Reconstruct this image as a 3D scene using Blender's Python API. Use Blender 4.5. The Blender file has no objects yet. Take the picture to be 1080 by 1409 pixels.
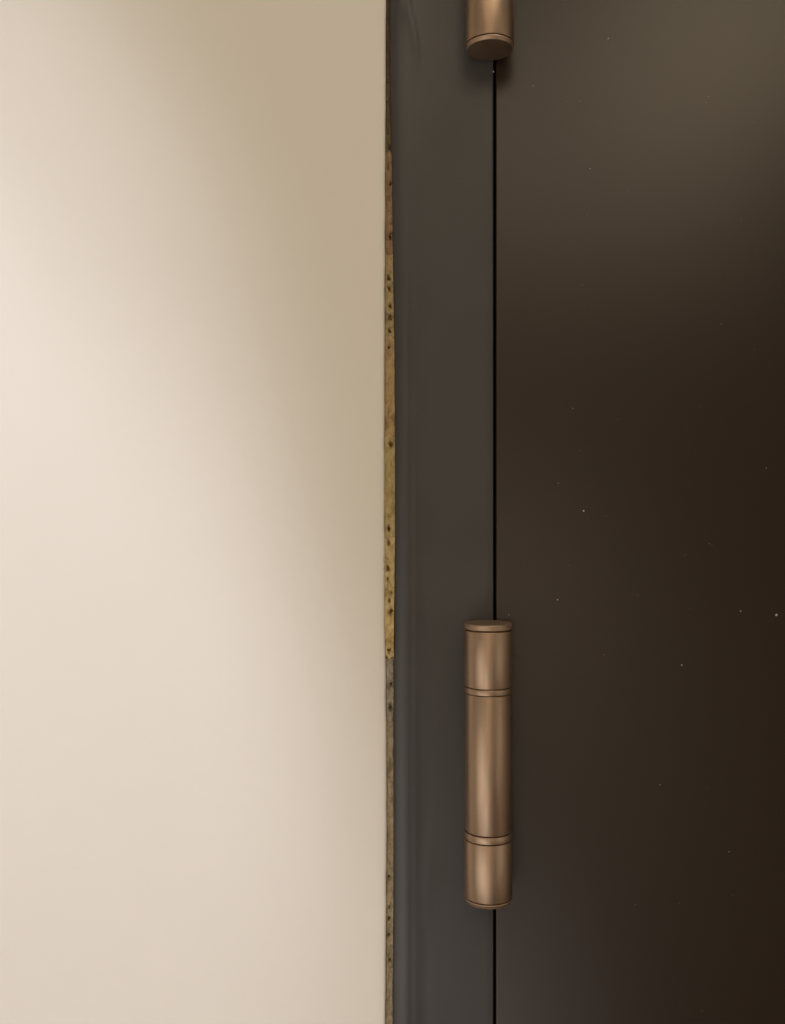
import bpy, bmesh, math, random
from mathutils import Vector, noise
random.seed(7)
S = bpy.context.scene
COL = S.collection
PI = math.pi

# ------------------------------------------------------------------ camera, light, exposure
CAMZ = 1.72                      # the lens stands square to the door, 0.404 m in front of it
D0 = 0.404
F = 1300.0                       # focal length in pixels of the 1080 x 1409 frame
cd = bpy.data.cameras.new('camera')
cam = bpy.data.objects.new('camera', cd)
COL.objects.link(cam)
cam.location = (0, -D0, CAMZ)
cam.rotation_euler = (PI / 2, 0, 0)
cd.sensor_fit = 'VERTICAL'
cd.sensor_height = 36.0
cd.lens = 36.0 * F / 1409.0
cd.clip_start = 0.01
S.camera = cam

w = bpy.data.worlds.new('world')
S.world = w
w.use_nodes = True
w.node_tree.nodes['Background'].inputs[0].default_value = (0.02, 0.018, 0.015, 1)
w.node_tree.nodes['Background'].inputs[1].default_value = 1.0


def light(name, typ, loc, aim, power, color, **kw):
    l = bpy.data.lights.new(name, typ)
    o = bpy.data.objects.new(name, l)
    COL.objects.link(o)
    o.location = loc
    o.rotation_euler = (Vector(aim) - Vector(loc)).to_track_quat('-Z', 'Y').to_euler()
    l.energy = power
    l.color = color
    for k, v in kw.items():
        setattr(l, k, v)
    return o


# ceiling downlight whose cone edge falls across the plaster
light('downlight_spot', 'SPOT', (-0.575, -1.147, CAMZ + 0.779), (-0.644, 0, CAMZ - 0.355), 32.0, (0.85, 0.86, 1.0),
      spot_size=2 * 0.462, spot_blend=0.229, shadow_soft_size=0.03)
light('added_edge_spot', 'SPOT', (-0.029, -0.726, CAMZ + 0.785), (-0.394, 0, CAMZ - 0.129), 19.0, (0.85, 0.86, 1.0),
      spot_size=2 * 0.332, spot_blend=0.358, shadow_soft_size=0.03)  # second spot, added to shape the light edge on the wall
# small ceiling lamp close to the door head, right of the hinges
light('door_head_lamp', 'AREA', (0.30, -0.26, CAMZ + 0.80), (0.12, 0.0, CAMZ), 0.85, (0.85, 0.95, 0.9), shape='DISK', size=0.12)
# wide overhead area light, added for the warm ambient level
light('ambient_fill', 'AREA', (-0.1, -1.25, 2.58), (-0.1, -1.25, 0), 5.9, (1.0, 0.80, 0.57), shape='RECTANGLE', size=1.2, size_y=0.9)
light('door_sheen_fill', 'AREA', (0.32, -0.7, 2.55), (0.1, 0, 1.7), 1.05, (1.0, 0.78, 0.48), shape='RECTANGLE', size=0.4, size_y=0.4)  # added area light for the sheen on the upper door
# unseen fill added low on the left to lift jamb and hinges
light('low_left_fill', 'AREA', (-0.88, -1.08, 1.12), (0, 0, 1.65), 4.2, (1.0, 0.93, 0.86), shape='RECTANGLE', size=0.85, size_y=1.05)
light('door_reflection_fill', 'AREA', (-0.38, -1.45, 0.70), (0, 0, 1.5), 3.1, (1.0, 0.95, 0.90), shape='RECTANGLE', size=0.7, size_y=0.8)  # added fill, reflected in the lower left of door and jamb
light('right_fill', 'AREA', (1.05, -0.85, 1.5), (0, 0, 1.6), 1.0, (1.0, 0.93, 0.86), shape='RECTANGLE', size=0.6, size_y=0.9)  # added fill for the lighter right-hand band on the hinges
# added spot that brightens the opposite wall for its reflection in the door
light('back_wall_fill', 'SPOT', (-0.35, -1.55, 2.55), (-0.25, -2.3, 1.45), 105.0, (1.0, 0.86, 0.72), spot_size=1.15, spot_blend=0.7, shadow_soft_size=0.05)

S.view_settings.view_transform = 'Standard'
S.view_settings.look = 'None'
S.view_settings.gamma = 1.0
S.view_settings.use_curve_mapping = False
S.view_settings.exposure = -0.08


# ------------------------------------------------------------------ materials
def new_mat(name):
    m = bpy.data.materials.new(name)
    m.use_nodes = True
    nt = m.node_tree
    return m, nt, nt.nodes['Principled BSDF']


def noise_tex(nt, scale, detail=3.0, rough=0.5, stretch=(1, 1, 1), dist=0.0):
    tc = nt.nodes.new('ShaderNodeTexCoord')
    mp = nt.nodes.new('ShaderNodeMapping')
    mp.inputs['Scale'].default_value = stretch
    n = nt.nodes.new('ShaderNodeTexNoise')
    n.inputs['Scale'].default_value = scale
    n.inputs['Detail'].default_value = detail
    n.inputs['Roughness'].default_value = rough
    n.inputs['Distortion'].default_value = dist
    nt.links.new(tc.outputs['Object'], mp.inputs['Vector'])
    nt.links.new(mp.outputs['Vector'], n.inputs['Vector'])
    return n.outputs['Fac']


def ramp(nt, fac, stops):
    r = nt.nodes.new('ShaderNodeValToRGB')
    el = r.color_ramp.elements
    while len(el) < len(stops):
        el.new(0.5)
    for e, (p, c) in zip(el, stops):
        e.position = p
        e.color = (*c, 1) if len(c) == 3 else c
    nt.links.new(fac, r.inputs['Fac'])
    return r.outputs['Color']


def bump(nt, b, fac, strength, dist):
    bn = nt.nodes.new('ShaderNodeBump')
    bn.inputs['Strength'].default_value = strength
    bn.inputs['Distance'].default_value = dist
    nt.links.new(fac, bn.inputs['Height'])
    nt.links.new(bn.outputs['Normal'], b.inputs['Normal'])
    return bn


def paint(name, lo, hi, rough, nscale, bscale, bstr, bdist, stretch=(1, 1, 1), spec=0.5):
    m, nt, b = new_mat(name)
    nt.links.new(ramp(nt, noise_tex(nt, nscale, 4), [(0.3, lo), (0.7, hi)]), b.inputs['Base Color'])
    b.inputs['Roughness'].default_value = rough
    b.inputs['Specular IOR Level'].default_value = spec
    bump(nt, b, noise_tex(nt, bscale, 3, 0.5, stretch), bstr, bdist)
    return m


M_WALL = paint('cream_wall_paint', (0.725, 0.683, 0.603), (0.745, 0.703, 0.623), 0.75, 9, 60, 0.05, 0.0006, spec=0.25)
M_CEIL = paint('white_ceiling_paint', (0.78, 0.76, 0.72), (0.81, 0.79, 0.75), 0.8, 5, 40, 0.05, 0.001)
M_DOOR = paint('dark_brown_door_paint', (0.0140, 0.0066, 0.0026), (0.0156, 0.0076, 0.0031), 0.31, 6, 900, 0.06, 0.0002, spec=0.5)
M_JAMB = paint('charcoal_jamb_paint', (0.049, 0.0475, 0.0465), (0.056, 0.0545, 0.0535), 0.40, 25, 260, 0.16, 0.0003, (0.35, 1, 1.6), 0.4)
M_SPECK = paint('pale_dust', (0.35, 0.33, 0.28), (0.45, 0.42, 0.36), 0.7, 300, 300, 0.1, 0.0002)


def bronze(name, r0, r1):
    m, nt, b = new_mat(name)
    nt.links.new(ramp(nt, noise_tex(nt, 90, 4, 0.6, (1, 1, 0.18)), [(0.25, (0.34, 0.245, 0.17)), (0.5, (0.41, 0.295, 0.21)), (0.75, (0.45, 0.33, 0.24))]),
                 b.inputs['Base Color'])
    b.inputs['Metallic'].default_value = 1.0
    r = ramp(nt, noise_tex(nt, 400, 3, 0.6, (1, 1, 0.1)), [(0.3, (r0,) * 3), (0.7, (r1,) * 3)])
    nt.links.new(r, b.inputs['Roughness'])
    return m


M_BRONZE = bronze('brushed_bronze', 0.38, 0.46)
M_BRONZE_CAP = bronze('worn_bronze_cap', 0.48, 0.58)


def floor_mat():
    m, nt, b = new_mat('brown_floor_boards')
    nt.links.new(ramp(nt, noise_tex(nt, 6, 6, 0.6, (1, 8, 1)), [(0.3, (0.10, 0.055, 0.03)), (0.7, (0.17, 0.10, 0.055))]), b.inputs['Base Color'])
    b.inputs['Roughness'].default_value = 0.45
    return m


M_FLOOR = floor_mat()


def filler_mat(name, lo, mid, hi):
    m, nt, b = new_mat(name)
    nt.links.new(ramp(nt, noise_tex(nt, 330, 6, 0.66, (1, 1, 0.5), 0.8),
                      [(0.34, lo), (0.47, mid), (0.68, hi)]), b.inputs['Base Color'])
    b.inputs['Roughness'].default_value = 0.85
    b.inputs['Specular IOR Level'].default_value = 0.25
    bump(nt, b, noise_tex(nt, 700, 4, 0.6), 0.5, 0.0006)
    return m


# ------------------------------------------------------------------ helpers
def link(name, bm, mat, parent=None, smooth=True):
    me = bpy.data.meshes.new(name)
    bmesh.ops.recalc_face_normals(bm, faces=bm.faces)
    bm.to_mesh(me)
    bm.free()
    for p in me.polygons:
        p.use_smooth = smooth
    me.materials.append(mat)
    o = bpy.data.objects.new(name, me)
    COL.objects.link(o)
    if parent:
        o.parent = parent
    return o


def tag(o, label=None, cat=None, kind=None, group=None):
    if label:
        o['label'] = label
    if cat:
        o['category'] = cat
    if kind:
        o['kind'] = kind
    if group:
        o['group'] = group
    return o


def add_box(bm, x0, x1, y0, y1, z0, z1):
    v = [bm.verts.new((x, y, z)) for x in (x0, x1) for y in (y0, y1) for z in (z0, z1)]
    for f in ((0, 1, 3, 2), (4, 6, 7, 5), (0, 4, 5, 1), (2, 3, 7, 6), (0, 2, 6, 4), (1, 5, 7, 3)):
        bm.faces.new([v[i] for i in f])


def box_obj(name, dims, mat, bevel=0.0, parent=None):
    bm = bmesh.new()
    add_box(bm, *dims)
    if bevel:
        bmesh.ops.bevel(bm, geom=bm.edges[:], offset=bevel, segments=3, profile=0.5, affect='EDGES')
    return link(name, bm, mat, parent, smooth=False)


def lathe(profile, seg=96, cap=True):
    """profile: (radius, z) from bottom to top"""
    bm = bmesh.new()
    rings = []
    for r, z in profile:
        if r < 1e-6:
            rings.append([bm.verts.new((0, 0, z))])
        else:
            rings.append([bm.verts.new((r * math.cos(2 * PI * i / seg), r * math.sin(2 * PI * i / seg), z)) for i in range(seg)])
    for a, b in zip(rings, rings[1:]):
        for i in range(seg):
            j = (i + 1) % seg
            if len(a) == 1 and len(b) > 1:
                bm.faces.new((a[0], b[j], b[i]))
            elif len(b) == 1 and len(a) > 1:
                bm.faces.new((a[i], a[j], b[0]))
            elif len(a) > 1:
                bm.faces.new((a[i], a[j], b[j], b[i]))
    return bm


def smooth_by_angle(o, deg=30):
    me = o.data
    bm = bmesh.new()
    bm.from_mesh(me)
    for e in bm.edges:
        if len(e.link_faces) == 2 and e.calc_face_angle(0) > math.radians(deg):
            e.smooth = False
    bm.to_mesh(me)
    bm.free()
    return o


SC = D0 / F                                     # metres per pixel on the door plane


def wx(px, d=D0):
    return (px - 540.0) * d / F


def wz(py, d=D0):
    return CAMZ - (py - 704.5) * d / F


def interp(tab, t):
    if t <= tab[0][0]:
        return tab[0][1]
    for (a, va), (b, vb) in zip(tab, tab[1:]):
        if t <= b:
            return va + (vb - va) * (t - a) / (b - a)
    return tab[-1][1]


# ------------------------------------------------------------------ the room
RX0, RX1, RY, RZ = -1.7, 1.35, -2.3, 2.6
DX0, DX1, DZ1 = 0.0442, 0.8900, 2.115           # door leaf
JX1 = 0.0432                                    # jamb ends here, then the gap
JAMB_L = [(0, 534.8), (130, 535.8), (230, 538.2), (350, 539.6), (480, 541.6), (600, 542.6), (740, 542.4), (860, 541.0), (1000, 540.3), (1200, 540.5), (1409, 539.3)]
WALL_R = [(0, 531.0), (200, 530.2), (400, 529.3), (620, 528.8), (860, 529.2), (920, 530.6), (1100, 532.2), (1300, 531.0), (1409, 530.2)]

# wall left of the door: front skin follows the slightly wavy trowelled edge beside the frame
bm = bmesh.new()
zs = [0.0, 0.6, 1.2, 1.4] + [1.48 + 0.006 * i for i in range(81)] + [2.0, 2.3, RZ]
prof_n = 5
cols = []
for z in zs:
    py = 704.5 - (z - CAMZ) / SC
    xe = wx(interp(WALL_R, py)) + 0.00022 * noise.noise(Vector((0, 0, z * 90)))
    row = [(RX0, 0.15), (RX0, -0.0006), (xe - 0.0040, -0.0006), (xe - 0.0012, -0.0004), (xe - 0.0004, 0.0), (xe, 0.0009), (xe, 0.15)]
    cols.append([bm.verts.new((x, y, z)) for x, y in row])
for a, b in zip(cols, cols[1:]):
    for i in range(len(a) - 1):
        bm.faces.new((a[i], a[i + 1], b[i + 1], b[i]))
    bm.faces.new((a[-1], a[0], b[0], b[-1]))
bm.faces.new(cols[0])
bm.faces.new(cols[-1])
wall_left = link('wall_left', bm, M_WALL)
smooth_by_angle(wall_left, 50)
tag(wall_left, 'smooth cream painted wall left of the dark door frame', kind='structure')

tag(box_obj('wall_right', (0.945, RX1, -0.0006, 0.15, 0, RZ), M_WALL, 0.0008), 'cream painted wall right of the dark door', kind='structure')
tag(box_obj('wall_top', (-0.0033, 0.945, -0.0006, 0.15, 2.172, RZ), M_WALL), 'cream painted wall above the dark door', kind='structure')
tag(box_obj('wall_side_left', (RX0 - 0.1, RX0, RY, 0.15, 0, RZ), M_WALL), 'cream side wall at the left of the room', kind='structure')
tag(box_obj('wall_side_right', (RX1, RX1 + 0.1, RY, 0.15, 0, RZ), M_WALL), 'cream side wall at the right of the room', kind='structure')
tag(box_obj('wall_back', (RX0 - 0.1, RX1 + 0.1, RY - 0.1, RY, 0, RZ), M_WALL), 'cream wall opposite the door', kind='structure')
tag(box_obj('floor', (RX0 - 0.1, RX1 + 0.1, RY - 0.1, 0.15, -0.1, 0), M_FLOOR), 'brown floor of the room', kind='structure')
tag(box_obj('ceiling', (RX0 - 0.1, RX1 + 0.1, RY - 0.1, 0.15, RZ, RZ + 0.1), M_CEIL), 'pale ceiling of the room', kind='structure')

# door frame: jamb with a rounded, thickly painted left edge and a small rounded edge at the gap
bm = bmesh.new()
zs = [0.0, 0.6, 1.2, 1.4] + [1.48 + 0.003 * i for i in range(161)] + [2.0, 2.1, 2.17]
cols = []


def drip(x, z):
    """two thick runs of paint near the top of the frame, in pixels of the door plane"""
    px, py = 540 + x / SC, 704.5 - (z - CAMZ) / SC
    h = 0.0
    h += 0.0009 * math.exp(-((px - 548) / 4.0) ** 2) * (1 / (1 + math.exp((py - 150) / 45)))
    cx = 560 + 14 * min(1, max(0, py) / 70)
    h += 0.0010 * math.exp(-((px - cx) / 4.5) ** 2) * (1 / (1 + math.exp((py - 75) / 12)))
    h += 0.00080 * math.exp(-((px - 556) / (7.0 if px < 556 else 17.0)) ** 2)
    h += 0.00010 * noise.noise(Vector((px / 14, 0.3, py / 90)))
    return h


for z in zs:
    py = 704.5 - (z - CAMZ) / SC
    xl = wx(interp(JAMB_L, py)) + 0.00012 * noise.noise(Vector((3.3, 0, z * 120)))
    row = [(xl + 0.0002, 0.12), (xl, 0.004), (xl + 0.0001, 0.0024), (xl + 0.0006, 0.0014), (xl + 0.0015, 0.0008), (xl + 0.0026, 0.0005), (xl + 0.0040, 0.0003)]
    for x in [0.0062 + 0.0011 * i for i in range(12)] + [0.024, 0.030, 0.036, 0.040]:
        row.append((x, 0.0002 if x < 0.0085 else 0.0))
    row += [(JX1 - 0.0009, 0.0), (JX1 - 0.0005, 0.0001), (JX1 - 0.00015, 0.00035), (JX1, 0.0009), (JX1, 0.052),
            (0.060, 0.052), (0.060, 0.12)]
    cols.append([bm.verts.new((x, y - (drip(x, z) if (y < 0.003 and x < 0.03) else 0), z)) for x, y in row])
for a, b in zip(cols, cols[1:]):
    for i in range(len(a) - 1):
        bm.faces.new((a[i], a[i + 1], b[i + 1], b[i]))
    bm.faces.new((a[-1], a[0], b[0], b[-1]))
bm.faces.new(cols[0])
bm.faces.new(cols[-1])
jamb = link('trim_1', bm, M_JAMB)
smooth_by_angle(jamb, 60)
tag(jamb, 'charcoal painted door frame jamb with a rounded left edge', kind='structure')
# far jamb and head of the same frame, outside the photograph
tag(box_obj('trim_2', (0.8912, 0.944, 0.0, 0.12, 0, 2.17), M_JAMB, 0.0008), 'charcoal painted far jamb of the door frame', kind='structure')
tag(box_obj('trim_3', (0.0605, 0.8905, 0.0, 0.12, 2.118, 2.17), M_JAMB, 0.0008), 'charcoal painted head of the door frame', kind='structure')

# door leaf
bm = bmesh.new()
add_box(bm, DX0, DX1, 0.0, 0.050, 0.006, DZ1)
bmesh.ops.bevel(bm, geom=bm.edges[:], offset=0.0006, segments=4, profile=0.5, affect='EDGES')
door = link('door_1', bm, M_DOOR)
smooth_by_angle(door, 40)
tag(door, 'flat dark brown painted door hung on bronze hinges', kind='structure')

# pale dust on the door: flat flecks far too small to pick apart
bm = bmesh.new()
spots = [(837, 53, 1.5), (803, 703, 1.6), (788, 562, .9), (767, 825, 1.3), (1068, 846, 2.0), (1019, 841, 1.3), (938, 915, 1.3), (976, 748, .8), (1054, 644, .9), (700, 846, 1.1), (768, 665, .7),
         (908, 1080, .8), (1003, 1172, .9), (812, 232, .8), (733, 118, .7)]
for i in range(40):
    spots.append((random.uniform(760, 1078), random.uniform(60, 1400), random.uniform(0.25, 0.5)))
for px, py, r in spots:
    x, z, r = wx(px), wz(py), r * SC
    a0 = random.random() * 6
    ring = [bm.verts.new((x + r * random.uniform(.7, 1.1) * math.cos(a0 + k * PI / 3), -0.00003, z + r * random.uniform(.7, 1.1) * math.sin(a0 + k * PI / 3))) for k in range(6)]
    top = bm.verts.new((x, -0.00003 - r * 0.5, z))
    for k in range(6):
        bm.faces.new((ring[k], ring[(k + 1) % 6], top))
tag(link('dust_specks', bm, M_SPECK, door), kind='stuff')

# ------------------------------------------------------------------ crumbly filler between plaster and jamb
M_BED = filler_mat('raw_masonry', (0.05, 0.035, 0.02), (0.11, 0.08, 0.045), (0.18, 0.13, 0.08))
bm = bmesh.new()
add_box(bm, -0.0032, 0.0006, 0.0065, 0.10, 0.0, 2.17)
seam = link('trim_4', bm, M_BED)
tag(seam, 'crumbly ochre filler seam between the cream wall and the charcoal frame', kind='structure')
FILL = [  # py from, to, colour low / mid / high, depth (m), pits (px, py, radius px)
    (-600, 110, (0.07, 0.05, 0.03), (0.12, 0.085, 0.05), (0.16, 0.11, 0.065), 0.0030, []),
    (110, 206, (0.07, 0.055, 0.025), (0.14, 0.105, 0.05), (0.18, 0.13, 0.07), 0.0026, [(536, 200, 1.6)]),
    (206, 348, (0.15, 0.09, 0.045), (0.26, 0.165, 0.085), (0.32, 0.21, 0.11), 0.0022, [(537, 250, 1.6), (537, 322, 2.5)]),
    (348, 462, (0.16, 0.12, 0.05), (0.31, 0.23, 0.11), (0.42, 0.34, 0.19), 0.0016, [(535, 381, 2.0), (536, 396, 2.0), (537, 420, 2.0), (537.5, 436, 2.6), (536, 454, 2.0)]),
    (462, 600, (0.24, 0.15, 0.07), (0.36, 0.25, 0.12), (0.43, 0.32, 0.15), 0.0019, [(535, 476, 1.8)]),
    (600, 740, (0.25, 0.18, 0.08), (0.37, 0.28, 0.12), (0.46, 0.36, 0.18), 0.0017, [(538, 611, 2.8), (535, 728, 2.2)]),
    (740, 822, (0.30, 0.21, 0.09), (0.47, 0.36, 0.17), (0.56, 0.45, 0.25), 0.0011, [(535, 748, 2.2), (534, 783, 2.0), (533.5, 797, 1.7), (538.5, 817, 1.3)]),
    (822, 907, (0.30, 0.21, 0.08), (0.47, 0.35, 0.15), (0.58, 0.47, 0.26), 0.0011, [(536, 828, 1.8), (538, 842, 3.0), (535.5, 897, 2.4), (531, 906, 2.0)]),
    (907, 996, (0.13, 0.105, 0.07), (0.25, 0.205, 0.14), (0.36, 0.31, 0.24), 0.0020, [(538, 944, 1.8), (537, 976, 2.4)]),
    (996, 1230, (0.17, 0.13, 0.075), (0.26, 0.20, 0.12), (0.33, 0.265, 0.165), 0.0017, [(536, 1210, 2.0)]),
    (1230, 1302, (0.15, 0.115, 0.055), (0.28, 0.22, 0.13), (0.40, 0.33, 0.23), 0.0017, [(535, 1268, 2.0), (536, 1252, 1.4), (535, 1290, 1.6)]),
    (1302, 2400, (0.15, 0.115, 0.065), (0.235, 0.18, 0.105), (0.30, 0.24, 0.15), 0.0017, [(537, 1325, 1.3)]),
]
DEPTHS = [((a + b) / 2, d) for a, b, _l, _m, _h, d, _p in FILL]


def joint(py, px, k):
    """ragged end of a patch: the break wanders up and down across the seam"""
    return py + 5.0 * noise.noise(Vector((px / 5.0, k * 7.7, 0))) + 2.0 * noise.noise(Vector((px / 1.7, k * 3.1, 5)))


for k, (y0, y1, lo, mid, hi, dep, pits) in enumerate(FILL):
    m = filler_mat('filler_%d' % k, lo, mid, hi)
    bm = bmesh.new()
    n = max(8, int((y1 - y0) / 1.6))
    nx = 14
    grid = []
    for j in range(n + 1):
        row = []
        for i in range(nx + 1):
            t = j / n
            py = y0 + (y1 - y0) * t
            xl = wx(interp(WALL_R, py) + 0.1)
            xr = wx(interp(JAMB_L, py) + 1.0)
            x = xl + (xr - xl) * i / nx
            px = 540 + x / SC
            py = joint(y0, px, k) * (1 - t) + joint(y1, px, k + 1) * t
            y = interp(DEPTHS, py) * 0.55 + dep * 0.45
            y += 0.0007 * noise.noise(Vector((px / 4.5, 3.1, py / 14.0))) + 0.00045 * noise.noise(Vector((px / 1.8, 8.0, py / 3.4)))
            wxp = px + 2.2 * noise.noise(Vector((px / 2.2, 1, py / 2.6)))
            wyp = py + 3.4 * noise.noise(Vector((px / 2.0, 9, py / 3.4)))
            for (qx, qy, r) in pits:
                e = ((wxp - qx) / (r * .8)) ** 2 + ((wyp - qy) / (r * 1.5)) ** 2
                y += (0.0022 + 0.0007 * r) * math.exp(-e)
            row.append(bm.verts.new((x, max(0.0004, min(y, 0.0063)), wz(py))))
        grid.append(row)
    for a, b in zip(grid, grid[1:]):
        for i in range(nx):
            bm.faces.new((a[i], a[i + 1], b[i + 1], b[i]))
    # close the back so that the patch is a solid lump
    border = [grid[0][i] for i in range(nx + 1)] + [grid[j][nx] for j in range(1, n + 1)] + [grid[n][i] for i in range(nx - 1, -1, -1)] + [grid[j][0] for j in range(n - 1, 0, -1)]
    back = [bm.verts.new((v.co.x, 0.0066, v.co.z)) for v in border]
    for i in range(len(border)):
        j = (i + 1) % len(border)
        bm.faces.new((border[i], border[j], back[j], back[i]))
    bm.faces.new(back)
    link('filler_patch', bm, m, seam)


# ------------------------------------------------------------------ hinges
def knuckle_profile(z0, z1, r, e=0.00030):
    return [(r * 0.55, z0), (r - e, z0), (r - e * .3, z0 + e * .3), (r, z0 + e), (r, z1 - e), (r - e * .3, z1 - e * .3), (r - e, z1), (r * 0.55, z1)]


HINGE_Z = dict(top=0.0, cap=-0.0030, k1=-0.0265, ring1=-0.0292, mid=-0.0865, ring2=-0.0897, k2=-0.1138, bottom=-0.1159)


def make_hinge(loc, label):
    t = bpy.data.objects.new('hinge', None)
    t.empty_display_size = 0.02
    COL.objects.link(t)
    t.location = loc
    tag(t, label, 'hinge', group='bronze barrel hinges on the dark door')
    Z = HINGE_Z
    G = 0.00022                                    # fine open joint between the pieces

    def part(name, prof):
        o = link(name, lathe(prof), M_BRONZE_CAP if name == 'cap' else M_BRONZE, t)
        return smooth_by_angle(o, 28)

    r = 0.00995
    part('cap', [(0, Z['cap'] + G), (r - .0007, Z['cap'] + G), (r - .0002, Z['cap'] + G + .0002), (r, Z['cap'] + .0007), (r, -0.0009), (r + .0001, -0.0005), (r - .0001, -0.0002), (r - .0005, 0.0), (0, 0.0001)])
    part('knuckle', knuckle_profile(Z['k1'] + G, Z['cap'], r))
    part('ring', knuckle_profile(Z['ring1'] + G, Z['k1'], r + .00003, .00022))
    part('knuckle', knuckle_profile(Z['mid'] + G, Z['ring1'], 0.00965))
    part('ring', knuckle_profile(Z['ring2'] + G, Z['mid'], r + .00003, .00022))
    part('knuckle', knuckle_profile(Z['k2'] + G, Z['ring2'], r + .0001))
    part('cap', [(0, Z['bottom'] - .0001), (r - .0012, Z['bottom']), (r - .0006, Z['bottom'] + .0002), (r - .00035, Z['bottom'] + .0007), (r, Z['k2'] - .0006), (r - .0001, Z['k2'] - .0002), (r - .0005, Z['k2']), (0, Z['k2'])])
    part('pin', [(0, Z['k2']), (r * .6, Z['k2']), (r * .6, Z['cap'] + G), (0, Z['cap'] + G)])
    # wings that run from the barrel into the gap between frame and leaf
    dx = 0.0437 - loc[0]
    dy = -loc[1]
    for a, b in ((Z['ring1'], Z['cap'] - .001), (Z['mid'] + .001, Z['ring1'] - .001), (Z['k2'] + .001, Z['ring2'])):
        bm = bmesh.new()
        h = 0.0004
        path = [(0.001, 0.006), (dx - .0006, dy - .0012), (dx, dy + .001), (dx, dy + .03)]
        cols = [[bm.verts.new((x + sx, y, z)) for sx in (-h, h) for z in (a, b)] for x, y in path]
        for p, q in zip(cols, cols[1:]):
            for i, j in ((0, 1), (1, 3), (3, 2), (2, 0)):
                bm.faces.new((p[i], p[j], q[j], q[i]))
        for c in (cols[0], cols[-1]):
            bm.faces.new((c[0], c[1], c[3], c[2]))
        link('wing', bm, M_BRONZE, t, smooth=False)
    return t


AX = 0.394
make_hinge((wx(671.6, AX), -0.0102, wz(856.5, AX)), 'brushed bronze barrel hinge seen whole, lower on the door gap')
make_hinge((wx(673.7, AX), -0.0102, wz(70, AX) + 0.1159), 'bronze barrel hinge at the top, only its lower end and round cap showing')

# a bead of pale paint in the gap under the upper hinge
bm = lathe([(0, -.0004), (.00025, -.00033), (.0004, 0), (.00025, .00033), (0, .0004)], 10)
o = link('paint_bead', bm, M_SPECK, jamb)
o.location = (wx(679), 0.0001, wz(98.5))
